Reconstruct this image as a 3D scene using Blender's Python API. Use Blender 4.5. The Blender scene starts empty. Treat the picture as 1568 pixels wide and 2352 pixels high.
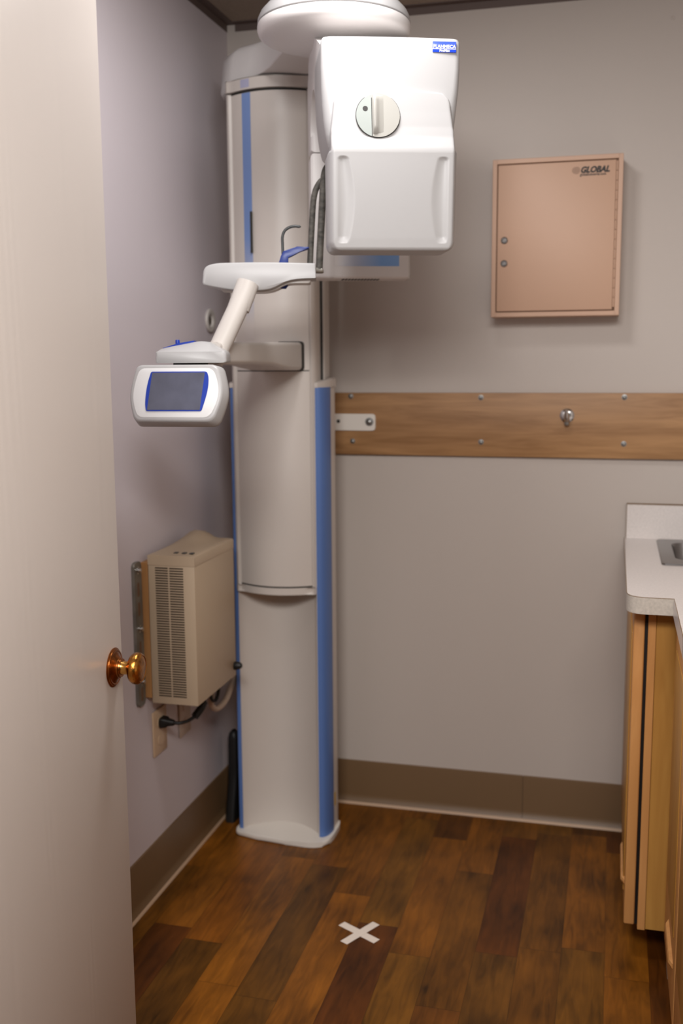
import bpy, bmesh, math, random
from mathutils import Vector, Matrix
C = bpy.context.scene.collection
PI = math.pi
random.seed(4)
V = Vector

# ------------------------------------------------------------------ materials
def lin(c):
    out = []
    for v in c[:3]:
        v /= 255.0
        out.append(v / 12.92 if v <= 0.04045 else ((v + 0.055) / 1.055) ** 2.4)
    return (*out, 1.0)

def mat(name, rgb, rough=0.5, metal=0.0, bump=0.0, scale=60.0, stretch=(1, 1, 1), vary=0.0, coat=0.0, spec=0.5, vscale=None):
    m = bpy.data.materials.new(name); m.use_nodes = True
    nt = m.node_tree; b = nt.nodes['Principled BSDF']
    b.inputs['Base Color'].default_value = lin(rgb)
    b.inputs['Roughness'].default_value = rough
    b.inputs['Metallic'].default_value = metal
    b.inputs['Specular IOR Level'].default_value = spec
    b.inputs['Coat Weight'].default_value = coat
    b.inputs['Coat Roughness'].default_value = 0.12
    tc = nt.nodes.new('ShaderNodeTexCoord'); mp = nt.nodes.new('ShaderNodeMapping')
    mp.inputs['Scale'].default_value = stretch
    nt.links.new(tc.outputs['Object'], mp.inputs['Vector'])
    if bump or vary:
        n = nt.nodes.new('ShaderNodeTexNoise'); n.inputs['Scale'].default_value = scale; n.inputs['Detail'].default_value = 4
        nt.links.new(mp.outputs[0], n.inputs['Vector'])
        if bump:
            bp = nt.nodes.new('ShaderNodeBump'); bp.inputs['Strength'].default_value = bump; bp.inputs['Distance'].default_value = 0.002
            nt.links.new(n.outputs['Fac'], bp.inputs['Height']); nt.links.new(bp.outputs[0], b.inputs['Normal'])
        if vary:
            n2 = nt.nodes.new('ShaderNodeTexNoise'); n2.inputs['Scale'].default_value = vscale or scale; n2.inputs['Detail'].default_value = 5
            nt.links.new(mp.outputs[0], n2.inputs['Vector'])
            r = nt.nodes.new('ShaderNodeValToRGB')
            lo = tuple(max(0, v * (1 - vary)) for v in rgb); hi = tuple(min(255, v * (1 + vary)) for v in rgb)
            r.color_ramp.elements[0].position = 0.3; r.color_ramp.elements[1].position = 0.7
            r.color_ramp.elements[0].color = lin(lo); r.color_ramp.elements[1].color = lin(hi)
            nt.links.new(n2.outputs['Fac'], r.inputs['Fac']); nt.links.new(r.outputs[0], b.inputs['Base Color'])
    return m

def wood(name, dark, light, axis='Y', scale=5.0, rough=0.45, ring=9.0, bump=0.05):
    """long-grained timber: stretched noise bands along one axis"""
    m = bpy.data.materials.new(name); m.use_nodes = True
    nt = m.node_tree; b = nt.nodes['Principled BSDF']; b.inputs['Roughness'].default_value = rough
    tc = nt.nodes.new('ShaderNodeTexCoord'); mp = nt.nodes.new('ShaderNodeMapping')
    s = [1.0, 1.0, 1.0]; s['XYZ'.index(axis)] = 0.09
    mp.inputs['Scale'].default_value = [v * scale for v in s]
    nt.links.new(tc.outputs['Object'], mp.inputs['Vector'])
    n = nt.nodes.new('ShaderNodeTexNoise'); n.inputs['Scale'].default_value = ring; n.inputs['Detail'].default_value = 7; n.inputs['Distortion'].default_value = 1.2
    nt.links.new(mp.outputs[0], n.inputs['Vector'])
    n2 = nt.nodes.new('ShaderNodeTexNoise'); n2.inputs['Scale'].default_value = 1.3; n2.inputs['Detail'].default_value = 3; n2.inputs['Distortion'].default_value = 2.0
    nt.links.new(mp.outputs[0], n2.inputs['Vector'])
    mx = nt.nodes.new('ShaderNodeMath'); mx.operation = 'MULTIPLY_ADD'; mx.inputs[1].default_value = 0.5
    ha = nt.nodes.new('ShaderNodeMath'); ha.operation = 'MULTIPLY'; ha.inputs[1].default_value = 0.5
    nt.links.new(n2.outputs['Fac'], ha.inputs[0]); nt.links.new(n.outputs['Fac'], mx.inputs[0]); nt.links.new(ha.outputs[0], mx.inputs[2])
    r = nt.nodes.new('ShaderNodeValToRGB'); r.color_ramp.elements[0].position = 0.36; r.color_ramp.elements[1].position = 0.62
    r.color_ramp.elements[0].color = lin(dark); r.color_ramp.elements[1].color = lin(light)
    nt.links.new(mx.outputs[0], r.inputs['Fac']); nt.links.new(r.outputs[0], b.inputs['Base Color'])
    bp = nt.nodes.new('ShaderNodeBump'); bp.inputs['Strength'].default_value = bump; bp.inputs['Distance'].default_value = 0.002
    nt.links.new(n.outputs['Fac'], bp.inputs['Height']); nt.links.new(bp.outputs[0], b.inputs['Normal'])
    return m

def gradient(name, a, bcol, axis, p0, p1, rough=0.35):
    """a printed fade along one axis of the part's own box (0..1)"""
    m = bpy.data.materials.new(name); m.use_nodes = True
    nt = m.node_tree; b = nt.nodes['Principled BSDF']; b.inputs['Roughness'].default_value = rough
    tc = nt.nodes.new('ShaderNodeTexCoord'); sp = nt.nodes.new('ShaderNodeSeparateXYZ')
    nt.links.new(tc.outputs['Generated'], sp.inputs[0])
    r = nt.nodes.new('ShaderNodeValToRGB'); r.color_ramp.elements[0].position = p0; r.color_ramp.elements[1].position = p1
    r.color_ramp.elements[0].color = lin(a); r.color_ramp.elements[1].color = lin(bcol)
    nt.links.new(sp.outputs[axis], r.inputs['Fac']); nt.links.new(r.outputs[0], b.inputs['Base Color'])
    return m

def floor_material():
    m = bpy.data.materials.new('vinyl_planks'); m.use_nodes = True
    nt = m.node_tree; N = nt.nodes; Lk = nt.links; b = N['Principled BSDF']
    tc = N.new('ShaderNodeTexCoord'); sp = N.new('ShaderNodeSeparateXYZ'); Lk.new(tc.outputs['Object'], sp.inputs[0])
    def mth(op, a, c=None, d=None):
        n = N.new('ShaderNodeMath'); n.operation = op
        for i, v in enumerate((a, c, d)):
            if v is None: continue
            if isinstance(v, (int, float)): n.inputs[i].default_value = v
            else: Lk.new(v, n.inputs[i])
        return n.outputs[0]
    W, LN = 0.0995, 0.62
    xs = mth('DIVIDE', mth('SUBTRACT', sp.outputs[0], 0.058), W)
    row = mth('FLOOR', xs); fx = mth('SUBTRACT', xs, row)
    wn = N.new('ShaderNodeTexWhiteNoise'); wn.noise_dimensions = '1D'; Lk.new(row, wn.inputs['W'])
    ys = mth('ADD', mth('DIVIDE', sp.outputs[1], LN), mth('MULTIPLY', wn.outputs['Value'], 7.0))
    col = mth('FLOOR', ys); fy = mth('SUBTRACT', ys, col)
    wn2 = N.new('ShaderNodeTexWhiteNoise'); wn2.noise_dimensions = '2D'
    cb = N.new('ShaderNodeCombineXYZ'); Lk.new(row, cb.inputs[0]); Lk.new(col, cb.inputs[1]); Lk.new(cb.outputs[0], wn2.inputs['Vector'])
    ramp = N.new('ShaderNodeValToRGB'); ramp.color_ramp.interpolation = 'CONSTANT'
    tones = [FLOOR_TONES[i] for i in range(len(FLOOR_TONES))]
    e = ramp.color_ramp.elements
    while len(e) < len(tones): e.new(0.5)
    for i, t in enumerate(tones):
        e[i].position = i / len(tones); e[i].color = lin(t)
    Lk.new(wn2.outputs['Value'], ramp.inputs['Fac'])
    # grain: stretched along y, shifted per plank
    cb2 = N.new('ShaderNodeCombineXYZ')
    Lk.new(mth('MULTIPLY', sp.outputs[0], 30.0), cb2.inputs[0]); Lk.new(mth('MULTIPLY', sp.outputs[1], 4.0), cb2.inputs[1]); Lk.new(mth('MULTIPLY', wn2.outputs['Value'], 40.0), cb2.inputs[2])
    n = N.new('ShaderNodeTexNoise'); n.inputs['Scale'].default_value = 2.0; n.inputs['Detail'].default_value = 9; n.inputs['Distortion'].default_value = 1.0
    Lk.new(cb2.outputs[0], n.inputs['Vector'])
    cb3 = N.new('ShaderNodeCombineXYZ')
    Lk.new(mth('MULTIPLY', sp.outputs[0], 9.0), cb3.inputs[0]); Lk.new(mth('MULTIPLY', sp.outputs[1], 5.0), cb3.inputs[1]); Lk.new(mth('MULTIPLY', wn2.outputs['Value'], 13.0), cb3.inputs[2])
    n2 = N.new('ShaderNodeTexNoise'); n2.inputs['Scale'].default_value = 1.0; n2.inputs['Detail'].default_value = 3; Lk.new(cb3.outputs[0], n2.inputs['Vector'])
    g = mth('ADD', mth('MULTIPLY', n.outputs['Fac'], 0.75), mth('MULTIPLY', n2.outputs['Fac'], 1.05))
    fac = mth('ADD', mth('MULTIPLY', mth('SUBTRACT', g, 0.9), 1.9), 1.0)
    # dark seams
    ex = mth('MINIMUM', fx, mth('SUBTRACT', 1.0, fx)); ey = mth('MINIMUM', fy, mth('SUBTRACT', 1.0, fy))
    sx = mth('GREATER_THAN', ex, 0.008); sy = mth('GREATER_THAN', ey, 0.0018)
    seam = mth('ADD', mth('MULTIPLY', mth('MULTIPLY', sx, sy), 0.35), 0.65)
    fac = mth('MULTIPLY', mth('MAXIMUM', fac, 0.25), seam)
    mx = N.new('ShaderNodeVectorMath'); mx.operation = 'SCALE'
    Lk.new(ramp.outputs[0], mx.inputs[0]); Lk.new(fac, mx.inputs['Scale'])
    Lk.new(mx.outputs[0], b.inputs['Base Color'])
    b.inputs['Roughness'].default_value = 0.38
    b.inputs['Specular IOR Level'].default_value = 0.25
    bp = N.new('ShaderNodeBump'); bp.inputs['Strength'].default_value = 0.15; bp.inputs['Distance'].default_value = 0.001
    Lk.new(n.outputs['Fac'], bp.inputs['Height']); Lk.new(bp.outputs[0], b.inputs['Normal'])
    return m

FLOOR_TONES = [(96, 58, 13), (110, 63, 14), (86, 49, 11), (116, 69, 16), (100, 63, 15), (82, 43, 9), (108, 64, 14), (90, 56, 14)]

def door_material():
    """cream paint over an embossed timber grain"""
    m = bpy.data.materials.new('door_paint'); m.use_nodes = True
    nt = m.node_tree; N = nt.nodes; b = N['Principled BSDF']
    b.inputs['Base Color'].default_value = lin(DOOR_RGB); b.inputs['Roughness'].default_value = 0.42
    tc = N.new('ShaderNodeTexCoord'); mp = N.new('ShaderNodeMapping'); mp.inputs['Scale'].default_value = (1, 9.0, 0.9)
    nt.links.new(tc.outputs['Object'], mp.inputs['Vector'])
    w = N.new('ShaderNodeTexWave'); w.bands_direction = 'Y'; w.inputs['Scale'].default_value = 1.5; w.inputs['Distortion'].default_value = 16.0; w.inputs['Detail'].default_value = 2.0; w.inputs['Detail Scale'].default_value = 0.45
    nt.links.new(mp.outputs[0], w.inputs['Vector'])
    n = N.new('ShaderNodeTexNoise'); n.inputs['Scale'].default_value = 420.0; n.inputs['Detail'].default_value = 2
    nt.links.new(tc.outputs['Object'], n.inputs['Vector'])
    msk = N.new('ShaderNodeTexNoise'); msk.inputs['Scale'].default_value = 1.6; nt.links.new(mp.outputs[0], msk.inputs['Vector']); mr = N.new('ShaderNodeValToRGB'); mr.color_ramp.elements[0].position = 0.42; mr.color_ramp.elements[1].position = 0.66; nt.links.new(msk.outputs['Fac'], mr.inputs['Fac'])
    mu = N.new('ShaderNodeMath'); mu.operation = 'MULTIPLY'; nt.links.new(w.outputs['Fac'], mu.inputs[0]); nt.links.new(mr.outputs[0], mu.inputs[1])
    b1 = N.new('ShaderNodeBump'); b1.inputs['Strength'].default_value = 0.07; b1.inputs['Distance'].default_value = 0.0016; nt.links.new(mu.outputs[0], b1.inputs['Height'])
    b2 = N.new('ShaderNodeBump'); b2.inputs['Strength'].default_value = 0.10; b2.inputs['Distance'].default_value = 0.0008; nt.links.new(n.outputs['Fac'], b2.inputs['Height']); nt.links.new(b1.outputs[0], b2.inputs['Normal'])
    nt.links.new(b2.outputs[0], b.inputs['Normal'])
    return m
DOOR_RGB = (205, 196, 189)

M = dict(
    wall=mat('wall_paint_taupe', (192, 182, 174), 0.55, bump=0.10, scale=160),
    wall_left=mat('wall_paint_lit_mauve', (207, 199, 204), 0.5, bump=0.10, scale=160),  # paler and more mauve: cooler, brighter light on this wall put into its colour
    ceiling=mat('ceiling_tile', (158, 143, 128), 0.9, bump=0.35, scale=130, vary=0.06, stretch=(1, 2.4, 1)),
    grid=mat('ceiling_angle_brown', (98, 82, 76), 0.6),
    baseboard=mat('cove_base_brown', (112, 86, 58), 0.45, bump=0.05, scale=80),
    caulk=mat('caulk_beige', (184, 154, 126), 0.5),
    white_arm=mat('white_arm_plastic', (218, 214, 212), 0.36, spec=0.4),
    white=mat('white_plastic', (177, 176, 176), 0.36, spec=0.4, coat=0.0),
    white_soft=mat('white_painted_metal', (203, 195, 188), 0.38),
    white_warm=mat('warm_white_plastic', (196, 190, 184), 0.4),
    seam=mat('dark_seam', (40, 38, 34), 0.7),
    blue=mat('blue_stripe_paint', (86, 117, 176), 0.4),
    blue_deep=mat('deep_blue_plastic', (10, 52, 158), 0.35),
    blue_navy=mat('navy_plastic', (16, 44, 120), 0.35),
    rod=mat('dark_grey_rod', (58, 60, 60), 0.4),
    handle=mat('worn_grey_foam', (72, 69, 64), 0.65, bump=0.6, scale=90, vary=0.35, vscale=60, stretch=(1, 1, 1.6)),
    nub=mat('pewter', (150, 146, 138), 0.35, metal=0.6),
    bezel=mat('pale_grey_plastic', (222, 222, 222), 0.45),
    screen=mat('grey_screen', (82, 84, 100), 0.22, vary=0.07, vscale=28),
    dial_green=mat('grey_green_plastic', (150, 156, 152), 0.4),
    dial_white=mat('dial_plastic', (160, 158, 152), 0.35),
    black=mat('black_rubber', (16, 15, 15), 0.5),
    ink=mat('black_ink', (34, 30, 28), 0.6),
    ink_faint=mat('faded_ink', (120, 96, 82), 0.7),
    badge=mat('badge_blue', (62, 88, 205), 0.25, coat=0.4),
    badge_deep=mat('badge_deep_blue', (20, 62, 196), 0.25, coat=0.4),
    letter=mat('silver_white_print', (226, 226, 234), 0.4),
    tan=mat('tan_powder_coat', (197, 160, 135), 0.5, bump=0.06, scale=300),
    tan_dark=mat('tan_gap', (110, 80, 58), 0.7),
    steel=mat('dull_steel', (150, 150, 148), 0.35, metal=0.9),
    lock=mat('worn_lock_steel', (112, 108, 106), 0.5, metal=0.8, vary=0.25, vscale=220),
    chrome=mat('chrome', (205, 205, 205), 0.15, metal=1.0),
    sink=mat('brushed_steel', (140, 137, 136), 0.36, metal=0.9, bump=0.1, scale=40, stretch=(1, 14, 1)),
    strut=mat('galvanised_steel', (128, 124, 116), 0.45, metal=0.6, vary=0.12, vscale=25),
    beige=mat('beige_casing', (186, 166, 141), 0.5),
    beige_dark=mat('vent_dark', (74, 62, 48), 0.7),
    plate=mat('ivory_plate', (205, 178, 148), 0.4),
    plate_white=mat('white_plate', (190, 172, 156), 0.4),
    cable_pale=mat('pale_cable', (178, 156, 136), 0.5),
    counter=mat('grey_speckled_laminate', (220, 213, 209), 0.3, vary=0.035, vscale=220),
    counter_edge=mat('grey_speckled_edge', (186, 178, 168), 0.45, vary=0.05, vscale=180),
    brown_line=mat('laminate_core_line', (128, 104, 78), 0.6),
    tape=mat('white_tape', (222, 210, 198), 0.6, bump=0.15, scale=90),
    brass=mat('aged_brass', (172, 118, 54), 0.25, metal=1.0, bump=0.5, scale=130, vary=0.22, vscale=110),
    copper=mat('aged_copper_brass', (150, 92, 46), 0.25, metal=1.0, bump=0.15, scale=70, vary=0.25, vscale=60),
    brass_bright=mat('polished_brass', (212, 164, 90), 0.2, metal=1.0),
    yellow=mat('yellow_sticker', (200, 160, 30), 0.5),
    lamp=mat('lamp_diffuser', (240, 236, 228), 0.5),
    toe=mat('grey_toe_board', (150, 128, 110), 0.6),
    birch=wood('board_birch', (139, 99, 60), (178, 135, 91), 'X', 4.0, 0.5, 11.0),
    oak=wood('cabinet_maple', (166, 117, 54), (190, 142, 72), 'Z', 3.5, 0.42, 6.0),
    oak_edge=wood('cabinet_maple_edge', (184, 128, 72), (206, 152, 94), 'Z', 4.0, 0.42, 7.0),
    batten=wood('pine_batten', (150, 105, 60), (176, 128, 78), 'Z', 6.0, 0.6, 6.0),
)
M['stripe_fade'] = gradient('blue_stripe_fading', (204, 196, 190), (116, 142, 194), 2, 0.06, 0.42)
M['sensor_fade'] = gradient('sensor_stripe_fading', (218, 214, 212), (128, 170, 226), 0, 0.02, 0.72)
M['stripe_pale'] = mat('pale_lavender_stripe', (170, 170, 196), 0.4)

# ------------------------------------------------------------------ object bookkeeping
WORLD = {}
def tag(o, label=None, cat=None, group=None, kind=None):
    if label: o['label'] = label
    if cat: o['category'] = cat
    if group: o['group'] = group
    if kind: o['kind'] = kind
    return o

def thing(name, label, cat, loc, group=None):
    o = bpy.data.objects.new(name, None); C.objects.link(o)
    o.empty_display_size = 0.05; o.location = loc; WORLD[o.name] = V(loc)
    return tag(o, label, cat, group)

def obj(name, bm, m, parent=None, smooth=35, label=None, mats=None):
    """ONE mesh object out of a bmesh in world coordinates, origin at the middle of its box"""
    bmesh.ops.recalc_face_normals(bm, faces=bm.faces[:])
    xs = [v.co for v in bm.verts]
    c = V([(min(p[i] for p in xs) + max(p[i] for p in xs)) / 2 for i in range(3)])
    bmesh.ops.translate(bm, verts=bm.verts[:], vec=-c)
    me = bpy.data.meshes.new(name); bm.to_mesh(me); bm.free()
    for k in (mats or [m]): me.materials.append(k)
    if smooth:
        for p in me.polygons: p.use_smooth = True
        me.set_sharp_from_angle(angle=math.radians(smooth))
    o = bpy.data.objects.new(name, me); C.objects.link(o)
    if parent is not None:
        o.parent = parent; o.location = c - WORLD[parent.name]
    else:
        o.location = c
    WORLD[o.name] = c
    if label: o['label'] = label
    return o

def struct(name, bm, m, smooth=35):
    o = obj(name, bm, m, None, smooth); o['kind'] = 'structure'; return o

# ------------------------------------------------------------------ shapes
def join(bm, t, M4=None):
    if M4 is not None: bmesh.ops.transform(t, matrix=M4, verts=t.verts[:])
    me = bpy.data.meshes.new('t'); t.to_mesh(me); t.free(); bm.from_mesh(me); bpy.data.meshes.remove(me)
    return bm

def box(lo, hi, bev=0.0, seg=2, bm=None, M4=None):
    t = bmesh.new(); bmesh.ops.create_cube(t, size=1)
    for v in t.verts:
        for i in range(3): v.co[i] = lo[i] if v.co[i] < 0 else hi[i]
    if bev: bmesh.ops.bevel(t, geom=t.edges[:], offset=bev, segments=seg, profile=0.5, affect='EDGES')
    return join(bm if bm is not None else bmesh.new(), t, M4)

def loft(rings, bm=None, M4=None, cap=True, closed=True):
    t = bmesh.new(); R = [[t.verts.new(p) for p in r] for r in rings]; n = len(R[0])
    for a, b in zip(R, R[1:]):
        for i in range(n if closed else n - 1):
            j = (i + 1) % n; t.faces.new((a[i], a[j], b[j], b[i]))
    if cap: t.faces.new(R[0]); t.faces.new(R[-1])
    return join(bm if bm is not None else bmesh.new(), t, M4)

def prism(poly, lo, hi, axis='z', bev=0.0, seg=3, bm=None, M4=None, bev_all=False):
    """extrude a 2-D outline along an axis; x:(y,z) y:(x,z) z:(x,y)"""
    def p(a, b, c): return {'x': (c, a, b), 'y': (a, c, b), 'z': (a, b, c)}[axis]
    t = bmesh.new()
    A = [t.verts.new(p(a, b, lo)) for a, b in poly]; B = [t.verts.new(p(a, b, hi)) for a, b in poly]
    n = len(poly)
    for i in range(n): t.faces.new((A[i], A[(i + 1) % n], B[(i + 1) % n], B[i]))
    f1 = t.faces.new(A); f2 = t.faces.new(B)
    if bev:
        ed = t.edges[:] if bev_all else list({e for f in (f1, f2) for e in f.edges})
        bmesh.ops.bevel(t, geom=ed, offset=bev, segments=seg, profile=0.5, affect='EDGES')
    return join(bm if bm is not None else bmesh.new(), t, M4)

def lathe(prof, n=48, origin=(0, 0, 0), axis=(0, 0, 1), bm=None, M4=None):
    q = V((0, 0, 1)).rotation_difference(V(axis)); o = V(origin)
    rings = [[o + q @ V((r * math.cos(2 * PI * k / n), r * math.sin(2 * PI * k / n), z)) for k in range(n)] for r, z in [(max(r, 1e-5), z) for r, z in prof]]
    return loft(rings, bm, M4)

def smooth_path(pts, k=8):
    pts = [V(p) for p in pts]; out = []
    for i in range(len(pts) - 1):
        a, b, c, d = pts[max(i - 1, 0)], pts[i], pts[i + 1], pts[min(i + 2, len(pts) - 1)]
        for s in range(k):
            t = s / k
            out.append(0.5 * ((2 * b) + (c - a) * t + (2 * a - 5 * b + 4 * c - d) * t * t + (3 * b - a - 3 * c + d) * t ** 3))
    return out + [pts[-1]]

def tube(pts, r, n=14, bm=None, M4=None, k=8, sx=1.0, sy=1.0):
    P = smooth_path(pts, k) if k > 1 else [V(p) for p in pts]
    rr = r if callable(r) else (lambda t: r)
    d0 = (P[1] - P[0]).normalized(); up = V((0, 0, 1)) if abs(d0.z) < 0.9 else V((0, 1, 0))
    a = d0.cross(up).normalized(); rings = []
    for i, p in enumerate(P):
        d = (P[min(i + 1, len(P) - 1)] - P[max(i - 1, 0)]).normalized()
        a = (a - d * a.dot(d)).normalized(); b = d.cross(a); R = rr(i / (len(P) - 1))
        rings.append([p + R * (sx * a * math.cos(2 * PI * k2 / n) + sy * b * math.sin(2 * PI * k2 / n)) for k2 in range(n)])
    return loft(rings, bm, M4)

def arc(cx, cy, r, a0, a1, n=8):
    return [(cx + r * math.cos(math.radians(a0 + (a1 - a0) * i / n)), cy + r * math.sin(math.radians(a0 + (a1 - a0) * i / n))) for i in range(n + 1)]

def rrect(x0, x1, y0, y1, r, n=6):
    return arc(x1 - r, y1 - r, r, 0, 90, n) + arc(x0 + r, y1 - r, r, 90, 180, n) + arc(x0 + r, y0 + r, r, 180, 270, n) + arc(x1 - r, y0 + r, r, 270, 360, n)

def rounded(poly, radii, n=6):
    """round the corners of an outline, one radius per corner"""
    out = []; N = len(poly)
    for i in range(N):
        p = V(poly[i]); a = V(poly[i - 1]); b = V(poly[(i + 1) % N]); r = radii[i] if isinstance(radii, (list, tuple)) else radii
        if r <= 0: out.append(tuple(p)); continue
        u = (a - p); w = (b - p); du = min(r, u.length * 0.49); dw = min(r, w.length * 0.49)
        s = p + u.normalized() * du; e = p + w.normalized() * dw
        for k in range(n + 1):
            t = k / n; out.append(tuple((1 - t) ** 2 * s + 2 * t * (1 - t) * p + t * t * e))
    return out

def text(body, size, M4, depth=0.0004, shear=0.0, bold=0.0, sx=1.0, bm=None, align='LEFT', space=1.0):
    cu = bpy.data.curves.new('t', 'FONT'); cu.body = body; cu.size = size; cu.extrude = depth; cu.shear = shear; cu.offset = bold; cu.align_x = align; cu.space_character = space
    cu.resolution_u = 3
    o = bpy.data.objects.new('t', cu); me = o.to_mesh(); t = bmesh.new(); t.from_mesh(me); o.to_mesh_clear()
    bpy.data.objects.remove(o); bpy.data.curves.remove(cu)
    bmesh.ops.scale(t, vec=(sx, 1, 1), verts=t.verts[:])
    return join(bm if bm is not None else bmesh.new(), t, M4)

def frame(origin, deg):
    """local u (right), w (away from the viewer), z; turned deg about z"""
    return Matrix.Translation(V(origin)) @ Matrix.Rotation(math.radians(deg), 4, 'Z')

# text plane: letters read along +u, up +z, facing -w
def face_m(base, u, w, z, tilt=0.0):
    return base @ Matrix.Translation(V((u, w, z))) @ Matrix.Rotation(math.radians(90 + tilt), 4, 'X')

# ------------------------------------------------------------------ setting
H = 2.378; RX = 1.80; FY = -3.9; DY = -2.46
struct('floor', box((-0.1, FY, -0.05), (RX + 0.1, 0.1, 0.0)), floor_material(), 0)
bpy.data.objects['floor'].location.z -= 0.0
struct('ceiling', box((-0.1, FY, H), (RX + 0.1, 0.1, H + 0.05)), M['ceiling'], 0)
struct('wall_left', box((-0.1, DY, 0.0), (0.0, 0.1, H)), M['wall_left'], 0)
struct('wall_back', box((0.0, 0.0, 0.0), (RX, 0.1, H)), M['wall'], 0)
struct('wall_right', box((RX, DY, 0.0), (RX + 0.1, 0.1, H)), M['wall'], 0)
struct('trim_1', prism([(0, H), (0, H - 0.022), (0.0015, H - 0.022), (0.0015, H - 0.0025), (0.026, H - 0.0025), (0.026, H)], DY, -0.0, 'y'), M['grid'], 0)
struct('trim_2', prism([(0, H), (0, H - 0.022), (-0.0015, H - 0.022), (-0.0015, H - 0.0025), (-0.026, H - 0.0025), (-0.026, H)], 0.026, RX, 'x'), M['grid'], 0)
cove = [(0, 0.006), (0, 0.141), (-0.0035, 0.1395), (-0.0045, 0.136), (-0.0045, 0.03), (-0.007, 0.018), (-0.014, 0.006)]
b = prism(cove, 0.005, 0.905, 'x'); prism(cove, 0.9062, 1.30, 'x', bm=b)
struct('baseboard_back', b, M['baseboard'])
struct('trim_5', box((0.9048, -0.0015, 0.008), (0.9064, -0.0001, 0.1385)), M['seam'], 0)
b = prism([(-a, z) for a, z in cove], DY, -0.0, 'y')
struct('baseboard_left', b, M['baseboard'])
struct('trim_3', prism([(-0.0, 0.0), (-0.0, 0.006), (-0.013, 0.0075), (-0.016, 0.005), (-0.018, 0.0)], 0.005, 1.30, 'x'), M['caulk'])
struct('trim_4', prism([(0.0, 0.0), (0.0, 0.006), (0.013, 0.0075), (0.016, 0.005), (0.018, 0.0)], DY, -0.0, 'y'), M['caulk'])

# open door leaf on the left, hinged at the doorway
DM = Matrix.Translation(V((0.381, -1.56, 0.0))) @ Matrix.Rotation(math.radians(5.0), 4, 'Z')
d1 = struct('door_1', box((-0.042, -0.82, 0.012), (0.0, 0.0, 2.04), 0.0015, 2, M4=DM), door_material())
kz, ky = 0.918, -0.036
def at_door(x, y, z): return DM @ V((x, y, z))
ax = (DM.to_3x3() @ V((1, 0, 0)))
kn = obj('door_knob', lathe([(0, 0.0265), (0.012, 0.0265), (0.0165, 0.0275), (0.0215, 0.0300), (0.0248, 0.0345), (0.0255, 0.0385), (0.025, 0.042), (0.0230, 0.0455), (0.0208, 0.0468), (0.0198, 0.0460), (0.0185, 0.0466), (0.010, 0.0476), (0, 0.0479)], 48, at_door(0, ky, kz), ax), M['brass'], d1)
obj('rosette', lathe([(r_, z_ * 0.62) for r_, z_ in [(0, 0), (0.0312, 0), (0.0315, 0.002), (0.0305, 0.0032), (0.0292, 0.0036), (0.0290, 0.0056), (0.0276, 0.0070), (0.0262, 0.0074), (0.0252, 0.0068), (0.0240, 0.0080), (0.0195, 0.0110), (0.0162, 0.0160), (0.0160, 0.0190), (0.0148, 0.0200), (0.0143, 0.0235), (0, 0.0235)]], 48, at_door(0, ky, kz), ax), M['copper'], kn)
obj('shank', lathe([(0, 0.014), (0.0115, 0.014), (0.0108, 0.016), (0.0108, 0.0255), (0.0122, 0.0275), (0, 0.0275)], 36, at_door(0, ky, kz), ax), M['brass_bright'], kn)

# ------------------------------------------------------------------ tan lockbox on the back wall
t = thing('wall_cabinet', 'tan metal key cabinet with two locks on the back wall', 'cabinet', (0.972, 0, 1.512))
X0, X1, Z0, Z1, YF = 0.7995, 1.1445, 1.512, 1.934, -0.098
b = bmesh.new()
box((X0, YF, Z0), (X0 + 0.0125, -0.0005, Z1), 0.001, 1, b); box((X1 - 0.0125, YF, Z0), (X1, -0.0005, Z1), 0.001, 1, b)
box((X0 + 0.01, YF, Z0), (X1 - 0.01, -0.0005, Z0 + 0.0125), 0.001, 1, b); box((X0 + 0.01, YF, Z1 - 0.0125), (X1 - 0.01, -0.0005, Z1), 0.001, 1, b)
box((X0 + 0.005, -0.006, Z0 + 0.005), (X1 - 0.005, -0.001, Z1 - 0.005), 0, 1, b)
obj('housing', b, M['tan'], t)
dr = obj('door', box((X0 + 0.0152, YF - 0.0005, Z0 + 0.0155), (X1 - 0.0185, YF + 0.014, Z1 - 0.0155), 0.0015, 2), M['tan'], t)
obj('door_gap', box((X0 + 0.0115, YF + 0.006, Z0 + 0.0115), (X1 - 0.0115, YF + 0.009, Z1 - 0.0115)), M['tan_dark'], t)
for z in (1.719, 1.657):
    lb = lathe([(0, 0), (0.0088, 0), (0.0092, 0.0025), (0.0078, 0.004), (0.0070, 0.0030), (0.0060, 0.0030), (0.0055, 0.0044), (0, 0.0044)], 28, (0.834, YF, z), (0, -1, 0)); box((0.8305, YF - 0.0047, z - 0.0008), (0.8375, YF - 0.0043, z + 0.0008), 0, 1, lb, None); obj('lock', lb, M['lock'], dr)
b = bmesh.new()
for i in range(15):
    z = Z0 + 0.022 + i * 0.0255
    lathe([(0, 0), (0.0024, 0), (0.0026, 0.0008), (0.0026, 0.0236), (0.0024, 0.0244), (0, 0.0244)], 10, (X1 - 0.0155, YF + 0.0005, z), (0, 0, 1), b)
obj('hinge', b, M['tan'], dr)
base = Matrix.Identity(4)
b = text('GLOBAL', 0.0215, face_m(base, 1.0330, YF - 0.0008, 1.8885), 0.0002, 0.30, 0.0011, 0.93)
text('globalindustrial.com', 0.0092, face_m(base, 1.0325, YF - 0.0008, 1.8805), 0.0002, 0.0, 0.00022, 0.92, b)
obj('lettering', b, M['ink'], dr, 0)
b = bmesh.new()
for k in range(9):
    tt = -0.0085 + k * 0.0021; hw = 0.0125 * math.sqrt(max(0.02, 1 - (tt / 0.0095) ** 2))
    box((1.0235 - hw, YF - 0.0009, 1.895 + tt - 0.0004), (1.0235 + hw * 0.75, YF - 0.0004, 1.895 + tt + 0.0004), 0, 1, b)
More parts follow.
